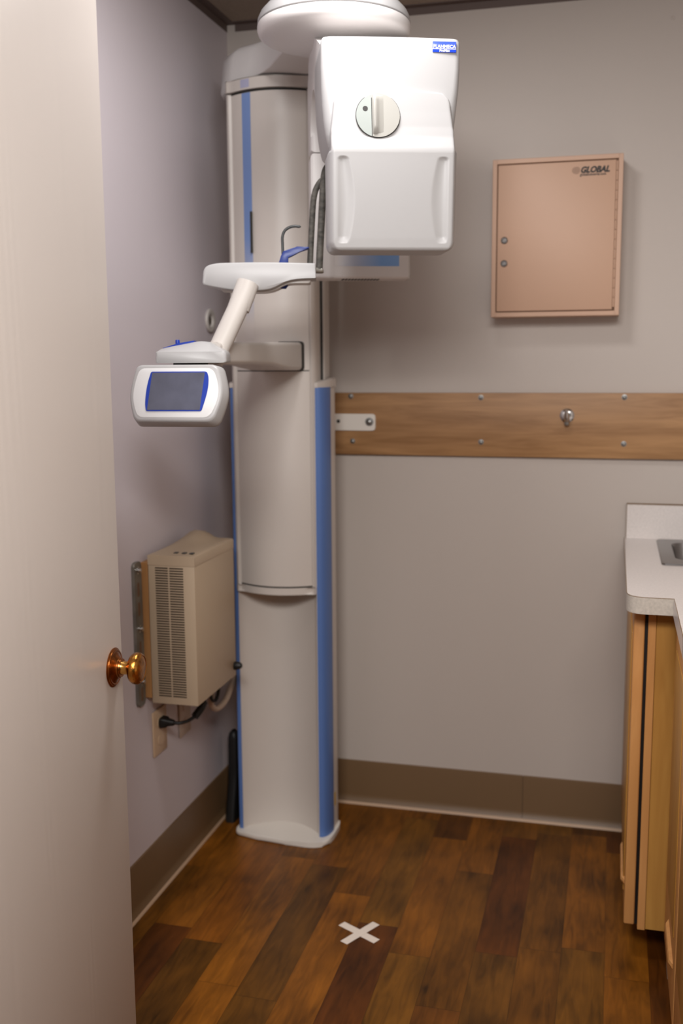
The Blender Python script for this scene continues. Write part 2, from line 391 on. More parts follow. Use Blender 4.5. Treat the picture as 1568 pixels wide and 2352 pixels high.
obj('globe_mark', b, M['ink_faint'], dr, 0)

# ------------------------------------------------------------------ long board, screws, hook
t = thing('wall_board', 'long varnished wooden board screwed across the back wall', 'board', (1.0, 0, 1.115))
obj('plank', box((0.02, -0.0185, 1.115), (RX - 0.001, -0.0004, 1.2995), 0.0012, 2), M['birch'], t)
for x, z in ((0.376, 1.289), (0.765, 1.286), (1.167, 1.288), (0.381, 1.155), (0.767, 1.157), (1.169, 1.157), (1.56, 1.288), (1.56, 1.157)):
    obj('screw', lathe([(0, 0), (0.0078, 0), (0.0078, 0.0012), (0.0055, 0.0014), (0.0050, 0.0042), (0.003, 0.0058), (0, 0.0062)], 20, (x, -0.0183, z), (0, -1, 0)), M['steel'], t)
t = thing('coat_hook', 'small chrome hook screwed to the wooden board', 'hook', (1.011, -0.018, 1.235))
obj('mount', lathe([(0, 0), (0.020, 0), (0.020, 0.002), (0.0165, 0.0045), (0.011, 0.0060), (0, 0.0065)], 30, (1.011, -0.0184, 1.236), (0, -1, 0)), M['chrome'], t)
obj('prong', tube([(1.011, -0.022, 1.237), (1.011, -0.034, 1.234), (1.011, -0.044, 1.226), (1.011, -0.053, 1.229), (1.011, -0.058, 1.243), (1.011, -0.060, 1.254)], lambda s: 0.0085 - 0.003 * s, 14), M['chrome'], t)
obj('latch', box((1.0045, -0.042, 1.208), (1.0175, -0.022, 1.238), 0.004, 3), M['steel'], t)

tag(obj('screw_anchor', lathe([(0, 0), (0.006, 0), (0.0058, 0.0012), (0.003, 0.0018), (0.0022, 0.0006), (0, 0.0006)], 18, (1.259, -0.0002, 2.29), (0, -1, 0)), M['wall']), 'painted-over screw anchor high on the back wall', 'screw anchor')
tag(obj('wall_grommet', lathe([(0.014, 0.0), (0.033, 0.0), (0.034, 0.003), (0.032, 0.0065), (0.026, 0.008), (0.0185, 0.006), (0.0155, 0.002), (0.0145, 0.0005)], 40, (0.0004, -0.196, 1.512), (1, 0, 0)), M['white_warm']), 'round white cable grommet on the left wall behind the machine', 'grommet')
obj('hole', lathe([(0, 0), (0.0150, 0), (0.0150, 0.0008), (0, 0.0008)], 30, (0.0002, -0.196, 1.512), (1, 0, 0)), M['beige_dark'], bpy.data.objects['wall_grommet'], 0, 'dark hole')

# ------------------------------------------------------------------ dental x-ray machine
t = mach = thing('dental_xray_machine', 'tall white panoramic dental x-ray machine with blue stripes in the corner', 'x-ray machine', (0.23, -0.25, 0.0))
# base plate
bp = rounded([(0.088, -0.165), (0.086, -0.31), (0.16, -0.331), (0.25, -0.338), (0.34, -0.341), (0.381, -0.31), (0.381, -0.19), (0.366, -0.162)], [0.01, 0.015, 0, 0, 0.03, 0.05, 0.03, 0.02])
obj('base_plate', prism(bp, 0.001, 0.016, 'z', 0.005, 3), mat('base_plate_white', (218, 212, 204), 0.4), mach)
# fixed lower column, a trough open to the front
def trough(n=28):
    return [(0.109 + (0.343 - 0.109) * i / n, -0.2945 + 0.086 * math.sin(PI * (0.06 + 0.88 * i / n)) ** 0.8 - 0.012) for i in range(n + 1)]
tr = trough(); tr[0] = (0.109, -0.296); tr[-1] = (0.343, -0.296)
outer = [(0.094, -0.282), (0.094, -0.185), (0.106, -0.167), (0.356, -0.167), (0.371, -0.185), (0.372, -0.238)]
poly = tr + [(0.350, -0.296)] + list(reversed(outer)) + [(0.0975, -0.2945)]
col = obj('column', prism(poly, 0.016, 1.325, 'z'), M['white_soft'], mach, 28)
right_rail = [(0.3445, -0.2968), (0.3512, -0.2968)] + [(0.3512 + 0.0222 * math.sin(a), -0.2378 - 0.0575 * math.cos(a) - 0.0012 + 0.0012 * math.sin(a)) for a in [math.radians(v) for v in range(5, 91, 8)]] + [(0.3728, -0.2372), (0.366, -0.24), (0.350, -0.283)]
obj('blue_stripe', prism(right_rail, 0.016, 1.323, 'z'), M['blue'], col, 28, 'blue stripe')
left_rail = [(0.1088, -0.2968), (0.0980, -0.2966), (0.0938, -0.289), (0.0930, -0.278), (0.0930, -0.24), (0.097, -0.24), (0.100, -0.285), (0.1088, -0.290)]
obj('blue_stripe', prism(left_rail, 0.016, 1.323, 'z'), M['blue'], col, 28, 'blue stripe')
b = loft([[(x, y, 1.3225) for x, y in [(0.343, -0.298), (0.352, -0.298), (0.367, -0.275), (0.3745, -0.236), (0.3745, -0.182), (0.362, -0.166), (0.343, -0.166)]],
          [(x, y, z) for x, y, z in [(0.343, -0.298, 1.335), (0.352, -0.298, 1.3355), (0.367, -0.275, 1.339), (0.3745, -0.236, 1.343), (0.3745, -0.182, 1.345), (0.362, -0.166, 1.345), (0.343, -0.166, 1.345)]],
          [(x, y, z) for x, y, z in [(0.346, -0.290, 1.338), (0.350, -0.290, 1.3385), (0.363, -0.27, 1.342), (0.370, -0.235, 1.347), (0.370, -0.184, 1.348), (0.36, -0.172, 1.348), (0.346, -0.172, 1.348)]]])
obj('rail_cap', b, M['white_soft'], col)
b = loft([[(x, y, 1.3225) for x, y in [(0.109, -0.298), (0.0955, -0.298), (0.0925, -0.28), (0.0925, -0.182), (0.104, -0.166), (0.115, -0.166), (0.109, -0.25)]],
          [(x, y, z) for x, y, z in [(0.109, -0.298, 1.335), (0.0955, -0.298, 1.335), (0.0925, -0.28, 1.338), (0.0925, -0.182, 1.345), (0.104, -0.166, 1.345), (0.115, -0.166, 1.345), (0.109, -0.25, 1.345)]]])
obj('rail_cap', b, M['white_soft'], col)
obj('caution_sticker', box((0.3712, -0.228, 0.085), (0.3722, -0.215, 0.125)), M['yellow'], col, 0, 'yellow sticker')
# moving carriage
XL, XR, XM, HW = 0.1035, 0.3455, 0.2265, 0.1035
def yf(x): return -0.336 + 0.034 * ((x - XM) / HW) ** 2
def front(x0, x1, off=0.0, n=18): return [(x0 + (x1 - x0) * i / n, yf(x0 + (x1 - x0) * i / n) + off) for i in range(n + 1)]
cplan = rounded([(XL, -0.236), (XL, -0.296), (0.1135, -0.305)], [0, 0.006, 0.004], 4) + front(0.1215, 0.331, 0.003) + rounded([(0.3365, -0.305), (XR, -0.290), (XR, -0.236)], [0.004, 0.014, 0], 6)
car = obj('carriage', prism(cplan, 0.756, 2.103, 'z', 0.0015, 1), M['white_soft'], mach, 30)
for z0, z1 in ((0.768, 1.3675), (1.3705, 2.099)):
    pl = front(0.1215, 0.331) + [(0.331, yf(0.331) + 0.006)] + list(reversed(front(0.1215, 0.331, 0.006)))[1:-1] + [(0.1215, yf(0.1215) + 0.006)]
    obj('front_panel', prism(pl, z0, z1, 'z'), M['white_soft'], car, 30)
pl = front(0.1225, 0.330, 0.001) + [(0.330, -0.295), (0.1225, -0.295)]
obj('panel_seam', prism(pl, 1.366, 1.372, 'z'), M['seam'], car, 30, 'dark seam')
pl = front(0.1195, 0.333, 0.0015) + [(0.333, -0.29), (0.1195, -0.29)]
for za, zb_ in ((2.099, 2.1055), (0.763, 0.767)): obj('edge_seam', prism(pl, za, zb_, 'z'), M['seam'], car, 30, 'black gap line')
lip = rounded([(XL - 0.001, -0.240), (XL, -0.298), (0.115, -0.310)], [0, 0.006, 0.004], 4) + front(0.123, 0.33, -0.003) + rounded([(0.337, -0.310), (XR + 0.001, -0.292), (XR + 0.001, -0.240)], [0.004, 0.012, 0], 4)
obj('bottom_lip', prism(lip, 0.744, 0.7635, 'z', 0.006, 3), M['white_soft'], car)
sx0, sx1 = 0.158, 0.185
pl = front(sx0, sx1, -0.0007, 6) + list(reversed(front(sx0, sx1, 0.001, 6)))
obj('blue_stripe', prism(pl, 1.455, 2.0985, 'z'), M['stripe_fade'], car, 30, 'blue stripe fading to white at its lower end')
b = prism(rounded([(0.1810, 1.684), (0.1858, 1.684), (0.1858, 1.793), (0.1810, 1.793)], 0.002, 3), -0.3385, -0.332, 'y')
obj('slot', b, M['seam'], car, 30, 'narrow black slot')
obj('rear_mast', box((0.109, -0.2355, 0.9), (0.3545, -0.172, 2.10), 0.006, 3), M['white_warm'], car)
obj('mast_gap', box((0.340, -0.2405, 1.33), (0.3515, -0.234, 2.09)), M['seam'], car, 0, 'dark gap')
# wall bracket
b = prism(rounded([(0.20, 1.187), (0.452, 1.187), (0.452, 1.237), (0.20, 1.237)], [0.0, 0.011, 0.011, 0.0]), -0.0235, -0.019, 'y', 0.0008, 1)
box((0.30, -0.168, 1.187), (0.3045, -0.019, 1.237), 0.0008, 1, b); box((0.165, -0.168, 1.187), (0.1695, -0.019, 1.237), 0.0008, 1, b)
br = obj('wall_bracket', b, mat('bracket_white', (228, 222, 214), 0.4), mach)
obj('bolt', lathe([(0, 0), (0.0125, 0), (0.0125, 0.0018), (0.0085, 0.002), (0.0080, 0.0065), (0.005, 0.0085), (0, 0.009)], 18, (0.434, -0.0234, 1.2135), (0, -1, 0)), M['steel'], br)
obj('bolt_hole', lathe([(0, 0), (0.0055, 0), (0.0055, 0.0006), (0, 0.0006)], 18, (0.338, -0.0234, 1.2145), (0, -1, 0)), M['seam'], br)

# collar over the carriage, shoulder arm out to the hub
plc = rounded([(XL - 0.001, -0.20), (XL - 0.001, -0.300), (0.114, -0.314)], [0, 0.008, 0.006], 4) + front(0.123, 0.331, -0.008) + rounded([(0.339, -0.314), (XR + 0.006, -0.295), (XR + 0.006, -0.20)], [0.006, 0.014, 0], 6)
b = prism(plc, 2.1055, 2.134, 'z', 0.003, 2)
cl = obj('collar', b, M['white_soft'], mach)
pl = front(sx0, sx1, -0.0087, 6) + list(reversed(front(sx0, sx1, -0.006, 6)))
obj('pale_stripe', prism(pl, 2.110, 2.131, 'z'), M['stripe_pale'], cl, 30, 'pale lavender stripe')
secs = [  # left point, right point, z bottom, z top
    ((0.078, -0.135), (0.350, -0.135), 2.137, 2.190), ((0.066, -0.165), (0.362, -0.165), 2.122, 2.203), ((0.061, -0.205), (0.368, -0.205), 2.114, 2.213), ((0.072, -0.250), (0.372, -0.245), 2.116, 2.221),
    ((0.117, -0.288), (0.385, -0.280), 2.130, 2.227), ((0.171, -0.303), (0.405, -0.310), 2.138, 2.230), ((0.226, -0.350), (0.435, -0.350), 2.140, 2.229), ((0.265, -0.400), (0.458, -0.390), 2.141, 2.222),
    ((0.305, -0.465), (0.490, -0.440), 2.141, 2.212), ((0.338, -0.520), (0.525, -0.490), 2.140, 2.202), ((0.400, -0.600), (0.580, -0.560), 2.130, 2.19), ((0.450, -0.660), (0.610, -0.620), 2.12, 2.18)]
rings = []
for Lp, Rp, zb, zt in secs:
    Lp, Rp = V(Lp), V(Rp); hw = (Rp - Lp).length / 2; mid = (Lp + Rp) / 2; side = (Rp - Lp).normalized()
    prof = rounded([(-hw, zb), (hw, zb), (hw - 0.012, zt), (-hw + 0.012, zt)], [0.006, 0.006, 0.030, 0.030], 7)
    ring = [V((mid.x + side.x * q, mid.y + side.y * q, z)) for q, z in prof]
    rings.append(ring)
b = loft(rings)
sh = obj('shoulder_arm', b, M['white_arm'], mach, 50)
b = prism([(x, y - 0.0004) for x, y in plc], 2.1335, 2.1352, 'z')
obj('shoulder_seam', b, M['nub'], cl, 30)
# rotating hub
hc = (0.512, -0.69, 2.132)
hub = obj('hub', lathe([(0, -0.001), (0.1655, -0.001), (0.1690, -0.0015), (0.1705, -0.005), (0.1705, -0.012), (0.168, -0.020), (0.160, -0.026), (0.14, -0.029), (0.10, -0.034), (0.05, -0.045), (0, -0.047)], 72, hc), M['white_arm'], mach, 40)
obj('hub_cover', lathe([(0, 0.0006), (0.168, 0.0006), (0.1698, 0.002), (0.1690, 0.010), (0.163, 0.022), (0.146, 0.040), (0.124, 0.060), (0.110, 0.070), (0.085, 0.077), (0, 0.079)], 72, hc), M['white'], hub, 40)

# C-arm: tube head in front, sensor behind
A = frame((0.684, -0.90, 1.832), 20)
def side_extrude(prof, uL, uR, bev=0.012, seg=4):
    bm = bmesh.new()
    n = len(prof)
    L = [bm.verts.new((uL(w, z), w, z)) for w, z in prof]; R = [bm.verts.new((uR(w, z), w, z)) for w, z in prof]
    for i in range(n): bm.faces.new((L[i], L[(i + 1) % n], R[(i + 1) % n], R[i]))
    f1 = bm.faces.new(L); f2 = bm.faces.new(R)
    bmesh.ops.bevel(bm, geom=list({e for f in (f1, f2) for e in f.edges}), offset=bev, segments=seg, profile=0.5, affect='EDGES')
    bmesh.ops.transform(bm, matrix=A, verts=bm.verts[:])
    return bm
uprof = rounded([(0.02, 0.10), (0.02, 0.190), (0.10, 0.222), (0.25, 0.275), (0.40, 0.280), (0.462, 0.235), (0.462, 0.052), (0.372, 0.052), (0.372, 0.12), (0.335, 0.165), (0.26, 0.17), (0.21, 0.145), (0.196, 0.10)],
                [0, 0.01, 0.05, 0.05, 0.05, 0.05, 0.0, 0.0, 0.04, 0.04, 0.03, 0.03, 0], 6)
obj('c_arm', side_extrude(uprof, lambda w, z: -0.137, lambda w, z: 0.060 + 0.041 * max(0, min(1, (w - 0.10) / 0.27))), M['white_arm'], mach, 40)
sprof = rounded([(0.372, 0.0495), (0.462, 0.0495), (0.462, -0.24), (0.372, -0.24)], [0, 0, 0.012, 0.008], 4)
sn = obj('sensor_head', side_extrude(sprof, lambda w, z: -0.137, lambda w, z: 0.101, 0.008, 3), M['white_arm'], mach, 40)
obj('blue_fade_stripe', box((-0.082, 0.3712, -0.211), (0.074, 0.3722, -0.181), 0, 1, None, A), M['sensor_fade'], sn, 0, 'stripe fading from white to blue')
b = bmesh.new()
for k in range(12): box((-0.062 + k * 0.0078, 0.385, -0.2408), (-0.057 + k * 0.0078, 0.425, -0.2398), 0, 1, b, A)
obj('vent', b, M['seam'], sn, 0)
# tube head main body
def hring(z, uL, uR, w0, w1, r=0.018, bulge=0.004, n=12):
    pts = []
    pts += [(uL + r + (uR - uL - 2 * r) * i / n, w0 + bulge * ((2 * i / n - 1) ** 2) * 1.0) for i in range(n + 1)]
    pts += [(uR - r + r * math.sin(math.radians(a)), w0 + bulge + r - r * math.cos(math.radians(a))) for a in (15, 35, 55, 75, 90)]
    pts += [(uR - r + r * math.sin(math.radians(a)), w1 - r - r * math.cos(math.radians(a))) for a in (90, 115, 140, 165, 180)]
    pts += [(uL + r - r * math.sin(math.radians(a)), w1 - r - r * math.cos(math.radians(a))) for a in (180, 165, 140, 115, 90)]
    pts += [(uL + r - r * math.sin(math.radians(a)), w0 + bulge + r - r * math.cos(math.radians(a))) for a in (90, 75, 55, 35, 15)]
    return [(u, w, z) for u, w in pts]
rows = [(0.2075, -0.124, 0.131, 0.016, 0.184, 0.012), (0.2070, -0.130, 0.137, 0.008, 0.190, 0.014), (0.205, -0.1345, 0.1415, 0.003, 0.195, 0.013), (0.200, -0.1372, 0.1440, 0.0005, 0.198, 0.012), (0.185, -0.1385, 0.1445, 0.0, 0.20, 0.012),
        (0.148, -0.139, 0.1445, 0.0, 0.20, 0.013), (0.110, -0.1382, 0.1430, 0.0, 0.20, 0.015), (0.075, -0.1365, 0.1398, 0.0, 0.20, 0.018), (0.045, -0.1340, 0.1365, 0.0, 0.20, 0.02),
        (0.020, -0.1305, 0.1330, 0.0, 0.20, 0.02), (0.005, -0.1272, 0.1300, 0.002, 0.198, 0.02), (-0.004, -0.1245, 0.1275, 0.006, 0.194, 0.02), (-0.012, -0.119, 0.122, 0.015, 0.185, 0.018), (-0.015, -0.112, 0.115, 0.024, 0.176, 0.016)]
hd = obj('tube_head', loft([hring(*r) for r in rows], None, A), M['white'], mach, 50)
# protruding front shell with the dial field, crease and two finger grooves
def shell_w(z):
    pts = [(-0.225, -0.012), (-0.215, -0.0165), (-0.19, -0.0190), (-0.03, -0.0305), (-0.021, -0.0312), (-0.014, -0.0300), (-0.002, -0.0245), (0.01, -0.0190), (0.03, -0.0145), (0.06, -0.0110), (0.095, -0.0080), (0.12, -0.006)]
    for (a, wa), (c, wc) in zip(pts, pts[1:]):
        if a <= z <= c:
            s = (z - a) / (c - a); return wa + (wc - wa) * s
    return pts[0][1] if z < pts[0][0] else pts[-1][1]
def groove(u, z):
    g = 0.0
    for uo, sgn in ((-0.109, 1), (0.115, -1)):
        if not -0.199 < z < -0.0315: continue
        s = (z + 0.199) / (0.1675)
        inner = 0.0215 + 0.0125 * math.sin(PI * s)
        d = (u - uo) * sgn
        if 0 < d < inner:
            x = d / inner
            prof = math.sin(PI * x ** 0.75) ** 1.1
            top = -0.0300 - 0.004 * abs(2 * x - 1) ** 2; bot_ = -0.2005 + 0.003 * abs(2 * x - 1) ** 2
            ends = min(1, max(0, z - bot_) / 0.012, max(0, top - z) / 0.0045)
            g += 0.0045 * prof * ends * (1 - 0.2 * s)
    return g
def shell_half(z):
    cu = 0.0035
    if z > 0.070:
        f = (z - 0.070) / 0.0345; return 0.1195 - 0.030 * (1 - math.sqrt(max(0, 1 - f * f)))
    if z > 0.0: return 0.1195 + 0.006 * min(1, (0.070 - z) / 0.05)
    if z < -0.195:
        f = min(1, (-0.195 - z) / 0.0185); return 0.1245 - 0.016 * (1 - math.sqrt(max(0, 1 - f * f)))
    return 0.1255 - 0.001 * min(1, -z / 0.195)
zs = []
z = 0.1045
while z > -0.2135:
    zs.append(z)
    step = 0.0012 if (z > 0.085 or z < -0.19) else (0.0014 if -0.04 < z < -0.022 else 0.003)
    z -= step
zs.append(-0.2135)
rings = []
for z in zs:
    hw = shell_half(z); w0 = shell_w(z); ring = []; nn = 110
    top = max(0.0, (z - 0.098) / 0.0065)
    for i in range(nn + 1):
        s = 2 * i / nn - 1; u = 0.0035 + hw * s
        e = max(0, (abs(s) * hw - (hw - 0.006)) / 0.006); rnd = 0.006 * (1 - math.sqrt(max(0, 1 - e * e)))
        arch = 0.0055 * max(0, (z - 0.085) / 0.02) * (s * s)
        bot = max(0.0, (-0.2065 - z) / 0.007); rb = 0.007 * (1 - math.sqrt(max(0, 1 - min(1, bot) ** 2)))
        rt = 0.006 * (1 - math.sqrt(max(0, 1 - min(1, top) ** 2)))
        ring.append((u, w0 + groove(u, z) + rnd + rb + rt, z - arch))
    hb = hw + (0.004 if z < -0.02 else 0.0)
    wb = 0.085 if z < -0.008 else 0.03
    ring += [(0.0035 + hb, w0 + 0.012, z), (0.0035 + hb, wb, z), (0.0035 - hb, wb, z), (0.0035 - hb, w0 + 0.012, z)]
    rings.append(ring)
fs = obj('front_shell', loft(rings, None, A), M['white'], hd, 50)
# dial
tl = -9.5
du, dz = -0.0265, 0.0505; dw = shell_w(dz) - 0.0022
Dm = A @ Matrix.Translation(V((du, dw, dz))) @ Matrix.Rotation(math.radians(90 - tl * -1), 4, 'X')
obj('dial_groove', lathe([(0, -0.004), (0.0452, -0.004), (0.0452, 0.0004), (0, 0.0004)], 64, (0, 0, 0), (0, 0, 1), None, Dm), M['seam'], hd, 30, 'dark ring around the dial')
def segment(r, c, right):
    a = math.acos(c / r) if abs(c) < r else 0
    if right: return [(r * math.cos(t_), r * math.sin(t_)) for t_ in [(-a) + 2 * a * i / 40 for i in range(41)]]
    return [(r * math.cos(t_), r * math.sin(t_)) for t_ in [a + (2 * PI - 2 * a) * i / 32 for i in range(33)]]
obj('dial_window', prism(segment(0.0440, -0.0130, False), 0.0, 0.0012, 'z', 0.0004, 1, None, Dm), M['dial_green'], hd, 30, 'grey-green part of the dial')
obj('dial', prism(segment(0.0440, -0.0118, True), 0.0, 0.0022, 'z', 0.0008, 2, None, Dm), M['dial_white'], hd, 30)
grip = [[(x, y, zz) for x, zz in [(-0.0110, 0.002), (-0.0108, 0.0105 * k), (-0.0085, 0.0125 * k), (-0.0045, 0.0125 * k), (-0.001, 0.0085 * k), (0.004, 0.004 * k + 0.001), (0.012, 0.002)]] for y, k in ((-0.0385, 0.15), (-0.034, 0.55), (-0.024, 0.95), (0.028, 1.0), (0.037, 0.85), (0.0415, 0.25))]
obj('dial_grip', loft(grip, None, Dm), M['dial_white'], hd, 60)
obj('dial_dot', lathe([(0, 0), (0.0052, 0), (0.0052, 0.0006), (0, 0.0006)], 24, (-0.0255, 0.0135, 0.0011), (0, 0, 1), None, Dm), M['ink'], hd, 30, 'black dot')
# badge with the maker's lettering
bz0, bz1, bu0, bu1 = 0.1775, 0.1985, 0.0865, 0.1345
bw = 0.0015
obj('badge', prism(rrect(bu0, bu1, bz0 + 0.0068, bz1, 0.001, 3), bw - 0.0012, bw + 0.003, 'y', 0.0005, 2, None, A), M['badge'], hd, 30, 'blue maker badge')
obj('badge_band', prism(rrect(bu0, bu1, bz0, bz0 + 0.0062, 0.001, 3), bw - 0.0012, bw + 0.003, 'y', 0.0004, 1, None, A), M['badge_deep'], hd, 30, 'deep blue lower band')
b = text('PLANMECA', 0.0088, face_m(A, (bu0 + bu1) / 2, bw - 0.0014, bz0 + 0.0082), 0.0002, 0.0, 0.00025, 1.02, None, 'CENTER')
text('ProMax', 0.0068, face_m(A, (bu0 + bu1) / 2, bw - 0.0014, bz0 + 0.0010), 0.0002, 0.12, 0.0002, 0.98, b, 'CENTER')
box((bu0 + 0.0004, bw - 0.0015, bz0 + 0.0060), (bu1 - 0.0004, bw, bz0 + 0.0070), 0, 1, b, A)
obj('badge_lettering', b, M['letter'], hd, 0, 'silver lettering')

# support arm from the carriage to the control pod
arm_secs = [(-0.300, 0.200, 0.318, 1.3705, 1.446), (-0.36, 0.200, 0.320, 1.3705, 1.445), (-0.44, 0.203, 0.322, 1.372, 1.444), (-0.52, 0.207, 0.323, 1.378, 1.443), (-0.60, 0.211, 0.324, 1.386, 1.442), (-0.72, 0.216, 0.325, 1.389, 1.440), (-0.84, 0.222, 0.326, 1.389, 1.439), (-0.94, 0.228, 0.322, 1.390, 1.438)]
rings = []
for y, x0, x1, z0, z1 in arm_secs:
    rings.append([(x, y, z) for x, z in rrect(x0, x1, z0, z1, 0.010, 5)])
obj('support_arm', loft(rings), M['white_warm'], mach, 40)
obj('arm_gap', prism(rrect(0.1985, 0.3198, 1.3690, 1.4478, 0.009, 4), -0.3335, -0.31, 'y'), M['seam'], car, 30, 'dark outline around the support arm')

# control pod (wedge) and touch panel
P = frame((0.271, -0.97, 1.394), 15)
def pod_ring(w, e, k=1.0):
    pr = rounded([(-0.071 + e, 0.0), (0.076 - e, 0.0), (0.0755 - e, 0.022 - e * 0.4), (0.036, 0.0440 - e), (0.018, 0.0455 - e), (-0.056, 0.032 - e), (-0.0705 + e, 0.0275 - e * 0.6)], [0.004, 0.004, 0.008, 0.008, 0.008, 0.02, 0.008], 5)
    return [(u, w, z if z < 0.023 else 0.023 + (z - 0.023) * k) for u, z in pr]
pod = obj('control_pod', loft([pod_ring(-0.050, 0.004, 0.0), pod_ring(-0.0488, 0.0012, 0.06), pod_ring(-0.047, 0.0, 0.14), pod_ring(-0.018, 0.0, 0.93), pod_ring(-0.010, 0.0, 1.0), pod_ring(0.040, 0.0), pod_ring(0.046, 0.003), pod_ring(0.050, 0.009)], None, P), M['white'], mach, 40)
b = loft([[(-0.062, w, 0.026), (-0.062, w, 0.0315), (-0.03, w, 0.0412), (0.004, w, 0.0468), (0.004, w, 0.041)] for w in (-0.006, 0.034)], None, P)
obj('blue_cover', b, M['blue_deep'], pod, 30, 'deep blue cover')
obj('blue_knob', lathe([(0, 0), (0.0045, 0), (0.0048, 0.008), (0.004, 0.0098), (0, 0.010)], 20, (-0.034, 0.016, 0.039), (0, 0, 1), None, P), M['blue_deep'], pod, 30, 'small blue knob')
obj('pod_neck', box((-0.040, -0.018, -0.010), (0.030, 0.014, 0.004), 0.003, 2, None, P), M['seam'], pod)
SC = Matrix.Translation(V((0.277, -1.062, 1.3285))) @ Matrix.Scale(1.05, 4) @ Matrix.Rotation(math.radians(5), 4, 'Z') @ Matrix.Rotation(math.radians(-15), 4, 'X')
def pan(e, w):
    pr = rounded([(-0.084 + e, 0.057 - e), (0.080 - e, 0.057 - e), (0.093 - e, 0.015), (0.092 - e, -0.015), (0.077 - e, -0.056 + e), (-0.082 + e, -0.056 + e), (-0.094 + e, -0.018), (-0.094 + e, 0.012)], [0.012, 0.014, 0.03, 0.03, 0.014, 0.012, 0.03, 0.03], 6)
    return [(u, w, z) for u, z in pr]
cp = obj('control_panel', loft([pan(0.0045, -0.0195), pan(0.0018, -0.0185), pan(0.0, -0.015), pan(-0.003, 0.006), pan(-0.004, 0.014), pan(-0.001, 0.021), pan(0.008, 0.024)], None, SC), M['white'], mach, 45)
obj('bezel', loft([pan(0.0078, -0.0180), pan(0.0078, -0.0198), pan(0.009, -0.0202)], None, SC), M['bezel'], cp, 40, 'pale grey bezel')
def sq(p): return (p[0] * 1.06 + 0.003, p[1] * 0.91 + 0.0025)
bf = rounded([sq(p) for p in [(-0.052, 0.0435), (0.054, 0.0435), (0.0585, 0.030), (0.0575, 0.0), (0.0475, -0.0425), (-0.0575, -0.0425), (-0.0605, -0.025), (-0.0585, 0.015)]], [0.003, 0.004, 0.02, 0.03, 0.004, 0.003, 0.02, 0.03], 5)
obj('screen_frame', prism(bf, -0.0215, -0.0195, 'y', 0.0005, 1, None, SC), M['blue_deep'], cp, 30, 'blue screen frame')
obj('screen', prism([sq(p) for p in [(-0.0495, 0.0410), (0.0505, 0.0410), (0.0445, -0.0398), (-0.0555, -0.0398)]], -0.0221, -0.0210, 'y', 0, 1, None, SC), M['screen'], cp, 0, 'grey touch screen')

# strut and chin table
st = obj('strut', tube([(0.2965, -0.923, 1.394), (0.3235, -0.889, 1.470), (0.345, -0.8575, 1.535), (0.353, -0.845, 1.566)], 0.0245, 26, None, None, 6, 1.0, 0.9), M['white_warm'], mach, 40)
obj('strut_sleeve', tube([(0.3375, -0.866, 1.510), (0.345, -0.8575, 1.535), (0.353, -0.845, 1.566)], 0.0249, 26, None, None, 6, 1.0, 0.905), M['white_warm'], st, 40)
T = frame((0.361, -0.783, 1.58), 16)
chin_prof = rounded([(-0.126, -0.016), (-0.122, 0.022), (-0.098, 0.0305), (0.0, 0.0325), (0.124, 0.0292), (0.1255, -0.0035), (0.085, -0.0045), (0.058, -0.010), (0.028, -0.0265), (0.0, -0.030), (-0.045, -0.030), (-0.09, -0.0235)],
                    [0.006, 0.014, 0.02, 0.06, 0.002, 0.002, 0.02, 0.03, 0.03, 0.02, 0.03, 0.04], 5)
def chin_ring(w, e):
    return [(u * (1 - e * 4.0) if u < 0 else u * (1 - e * 1.0), w, 0.002 + (z - 0.002) * (1 - e * 9)) for u, z in chin_prof]
ct = obj('chin_table', loft([chin_ring(-0.053, 0.010), chin_ring(-0.0520, 0.004), chin_ring(-0.050, 0.001), chin_ring(-0.047, 0.0), chin_ring(0.042, 0.0), chin_ring(0.048, 0.003), chin_ring(0.053, 0.02)], None, T), M['white'], mach, 50)
tray = rounded([(-0.085, -0.028), (0.0, -0.032), (0.03, -0.0295), (0.06, -0.014), (0.075, -0.0125), (0.113, -0.0125), (0.113, 0.0), (-0.085, 0.0)], [0, 0.02, 0.02, 0.02, 0.01, 0.004, 0, 0], 4)
obj('underside_tray', prism(tray, -0.036, 0.038, 'y', 0.003, 2, None, T), M['white_warm'], ct, 40)
ch = [(0.040, 0.028), (0.063, 0.028), (0.0635, 0.046), (0.0635, 0.0475), (0.088, 0.0575), (0.1095, 0.0645), (0.1105, 0.0675), (0.1085, 0.0685), (0.083, 0.0695), (0.079, 0.0675), (0.055, 0.0600), (0.0525, 0.059), (0.0475, 0.050)]
cr = obj('chin_rest', prism(ch, -0.012, 0.012, 'y', 0.002, 2, None, T), M['blue_navy'], ct, 35, 'navy blue chin rest')
obj('chin_rest_foot', prism([(0.046, -0.0225), (0.057, -0.0225), (0.062, -0.016), (0.062, -0.010), (0.043, -0.0145)], -0.010, 0.010, 'y', 0.001, 1, None, T), M['blue_navy'], ct, 35, 'navy blue foot below the table')
obj('bite_rod', tube([(0.0512, 0.0, 0.054), (0.0508, 0.0, 0.075), (0.051, 0.0, 0.092), (0.0565, 0.0, 0.105), (0.068, 0.0, 0.1125), (0.080, 0.0, 0.1145), (0.0885, 0.0, 0.1135), (0.0915, 0.0, 0.1150)], lambda s: 0.0032 - 0.0008 * max(0, s - 0.8) * 5, 14, None, T), M['rod'], cr, 40, 'dark bent bite rod')
